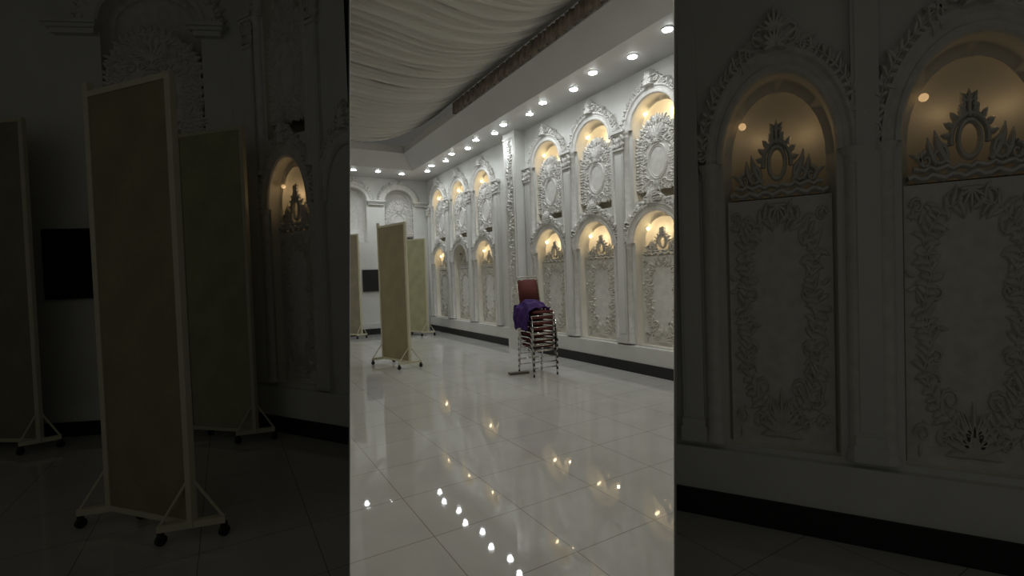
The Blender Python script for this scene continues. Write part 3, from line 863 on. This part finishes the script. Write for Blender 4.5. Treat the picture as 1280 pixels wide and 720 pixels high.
# end wall of the left bay
wall_with_holes('wall_side_end', SB, -2.6, 2.468, 5.1, [(1.69, .477*1.05, 3.03*.98+.02, 4.42*.98+.02, .42*.98)])
strip('baseboard_side_end', SB, -2.6, 2.40, -.07, 0, .15, BLACK)
strip('trim_5', SB, -2.6, 2.41, -.05, .15, .34, PLASTER)
a_ = back_arch(SB, 1.69, 1.05, .8, 'dark arch cut by the top of the frame, dark left side', .98, .02)
a_['group'] = 'arches of the dark left bay'
SB_M = build_set(1.05, .8, .98, .02)
medal(SB_M, SB, 1.69, 'dark carved panel above the tall screens, dark left side', 'medallion panels of the dark left bay').location = SB.at(1.69, -.05)
cornice_shelf(SB, .965, .24, 'dark cornice shelf at the top left of the frame', 4.32, 'cornices of the dark left bay')
cornice_shelf(SB, 2.28, .17, 'short dark cornice shelf at the top, dark left side', 4.32, 'cornices of the dark left bay')
hatch(SB, .57, 1.14, 1.47, 2.17, 'black rectangular wall hatch between the two dark screens at left')
# added unseen blockers over and behind the bays, so no hall light falls in
def ray(px, Y): return Vector(((px-640)/F*Y, Y, 0))
bm = bmesh.new(); prism(bm, [ray(425, 2.2), ray(425, 6.0), Vector((-3.0, 6.0, 0)), Vector((-8.2, 5.3, 0)), Vector((-8.2, 2.2, 0))], 5.1, 5.2); o = obj('ceiling_light_blocker_left', bm, SOFF, structure=True)
bm = bmesh.new(); prism(bm, [ray(832, .4), ray(832, 3.6), Vector((2.4, 2.95, 0)), Vector((5.2, 1.5, 0)), Vector((5.2, .4, 0))], 4.05, 4.15); o = obj('ceiling_light_blocker_right', bm, SOFF, structure=True)
bm = bmesh.new()
q = [ray(450, 4.85), Vector((-2.9, 5.72, 0)), Vector((-8.2, 5.12, 0))]
q2 = [p+Vector((0, .06, 0)) for p in q]
prism(bm, q+q2[::-1], 0, 5.2); o = obj('wall_light_blocker_backing', bm, PLASTER, structure=True); clip(o, NLp, -1)

G2 = 'wheeled screens of the dark left bay'
wheeled_screen((-2.68, 3.13), (-1.98, 2.88), 2.86, SCR1, (.30, .09), 'large dark wheeled screen standing foremost in the dark left side', G2, .36)
wheeled_screen((-3.30, 4.88), (-2.55, 4.68), 3.12, SCR2, (.9, .3), 'dark wheeled screen right behind the largest one, dark left side', G2, .34)
wheeled_screen((-5.5, 4.72), (-4.60, 4.62), 3.25, SCR3, (.35, .3), 'dark wheeled screen at the far left image edge', G2, .3)

# ------------------------------------------------------------------ added fill lights, out of view, to brighten the lit hall
def area(name, loc, size, power, color, rot=(0, 0, 0)):
    l = bpy.data.lights.new(name, 'AREA'); l.shape = 'DISK'; l.size = size; l.energy = power; l.color = color
    o = bpy.data.objects.new(name, l); COL.objects.link(o); o.location = loc; o.rotation_euler = rot; return o
for a, b in ((9.6, -3.2), (12.2, -1.0)):
    area('hall_fill_light', hall(a, b, ZC-.05), .5, 38, (1, .95, .85))

w = bpy.data.worlds.new('world'); scene.world = w; w.use_nodes = True
w.node_tree.nodes['Background'].inputs[0].default_value = (1.0, .985, .89, 1)
w.node_tree.nodes['Background'].inputs[1].default_value = .058

# ------------------------------------------------------------------ camera
cam = bpy.data.cameras.new('camera'); co = bpy.data.objects.new('camera', cam); COL.objects.link(co)
cam.sensor_width = 36; cam.lens = 36*F/1280
co.matrix_world = Matrix(((c_rt.x, c_up.x, -c_fwd.x, 0), (c_rt.y, c_up.y, -c_fwd.y, 0), (c_rt.z, c_up.z, -c_fwd.z, H), (0, 0, 0, 1)))
scene.camera = co
# added fill lights above the view, to brighten the near floor
for x, y in ((.15, 3.2), (.35, 4.6)):
    area('hall_fill_light', (x, y, 4.75), .35, 20, (1, .94, .84))
scene.view_settings.view_transform = 'Standard'
scene.view_settings.look = 'None'
scene.view_settings.exposure = 0
scene.view_settings.gamma = 1
scene.view_settings.use_curve_mapping = False
scene.cycles.max_bounces = 8
scene.cycles.sample_clamp_indirect = 4
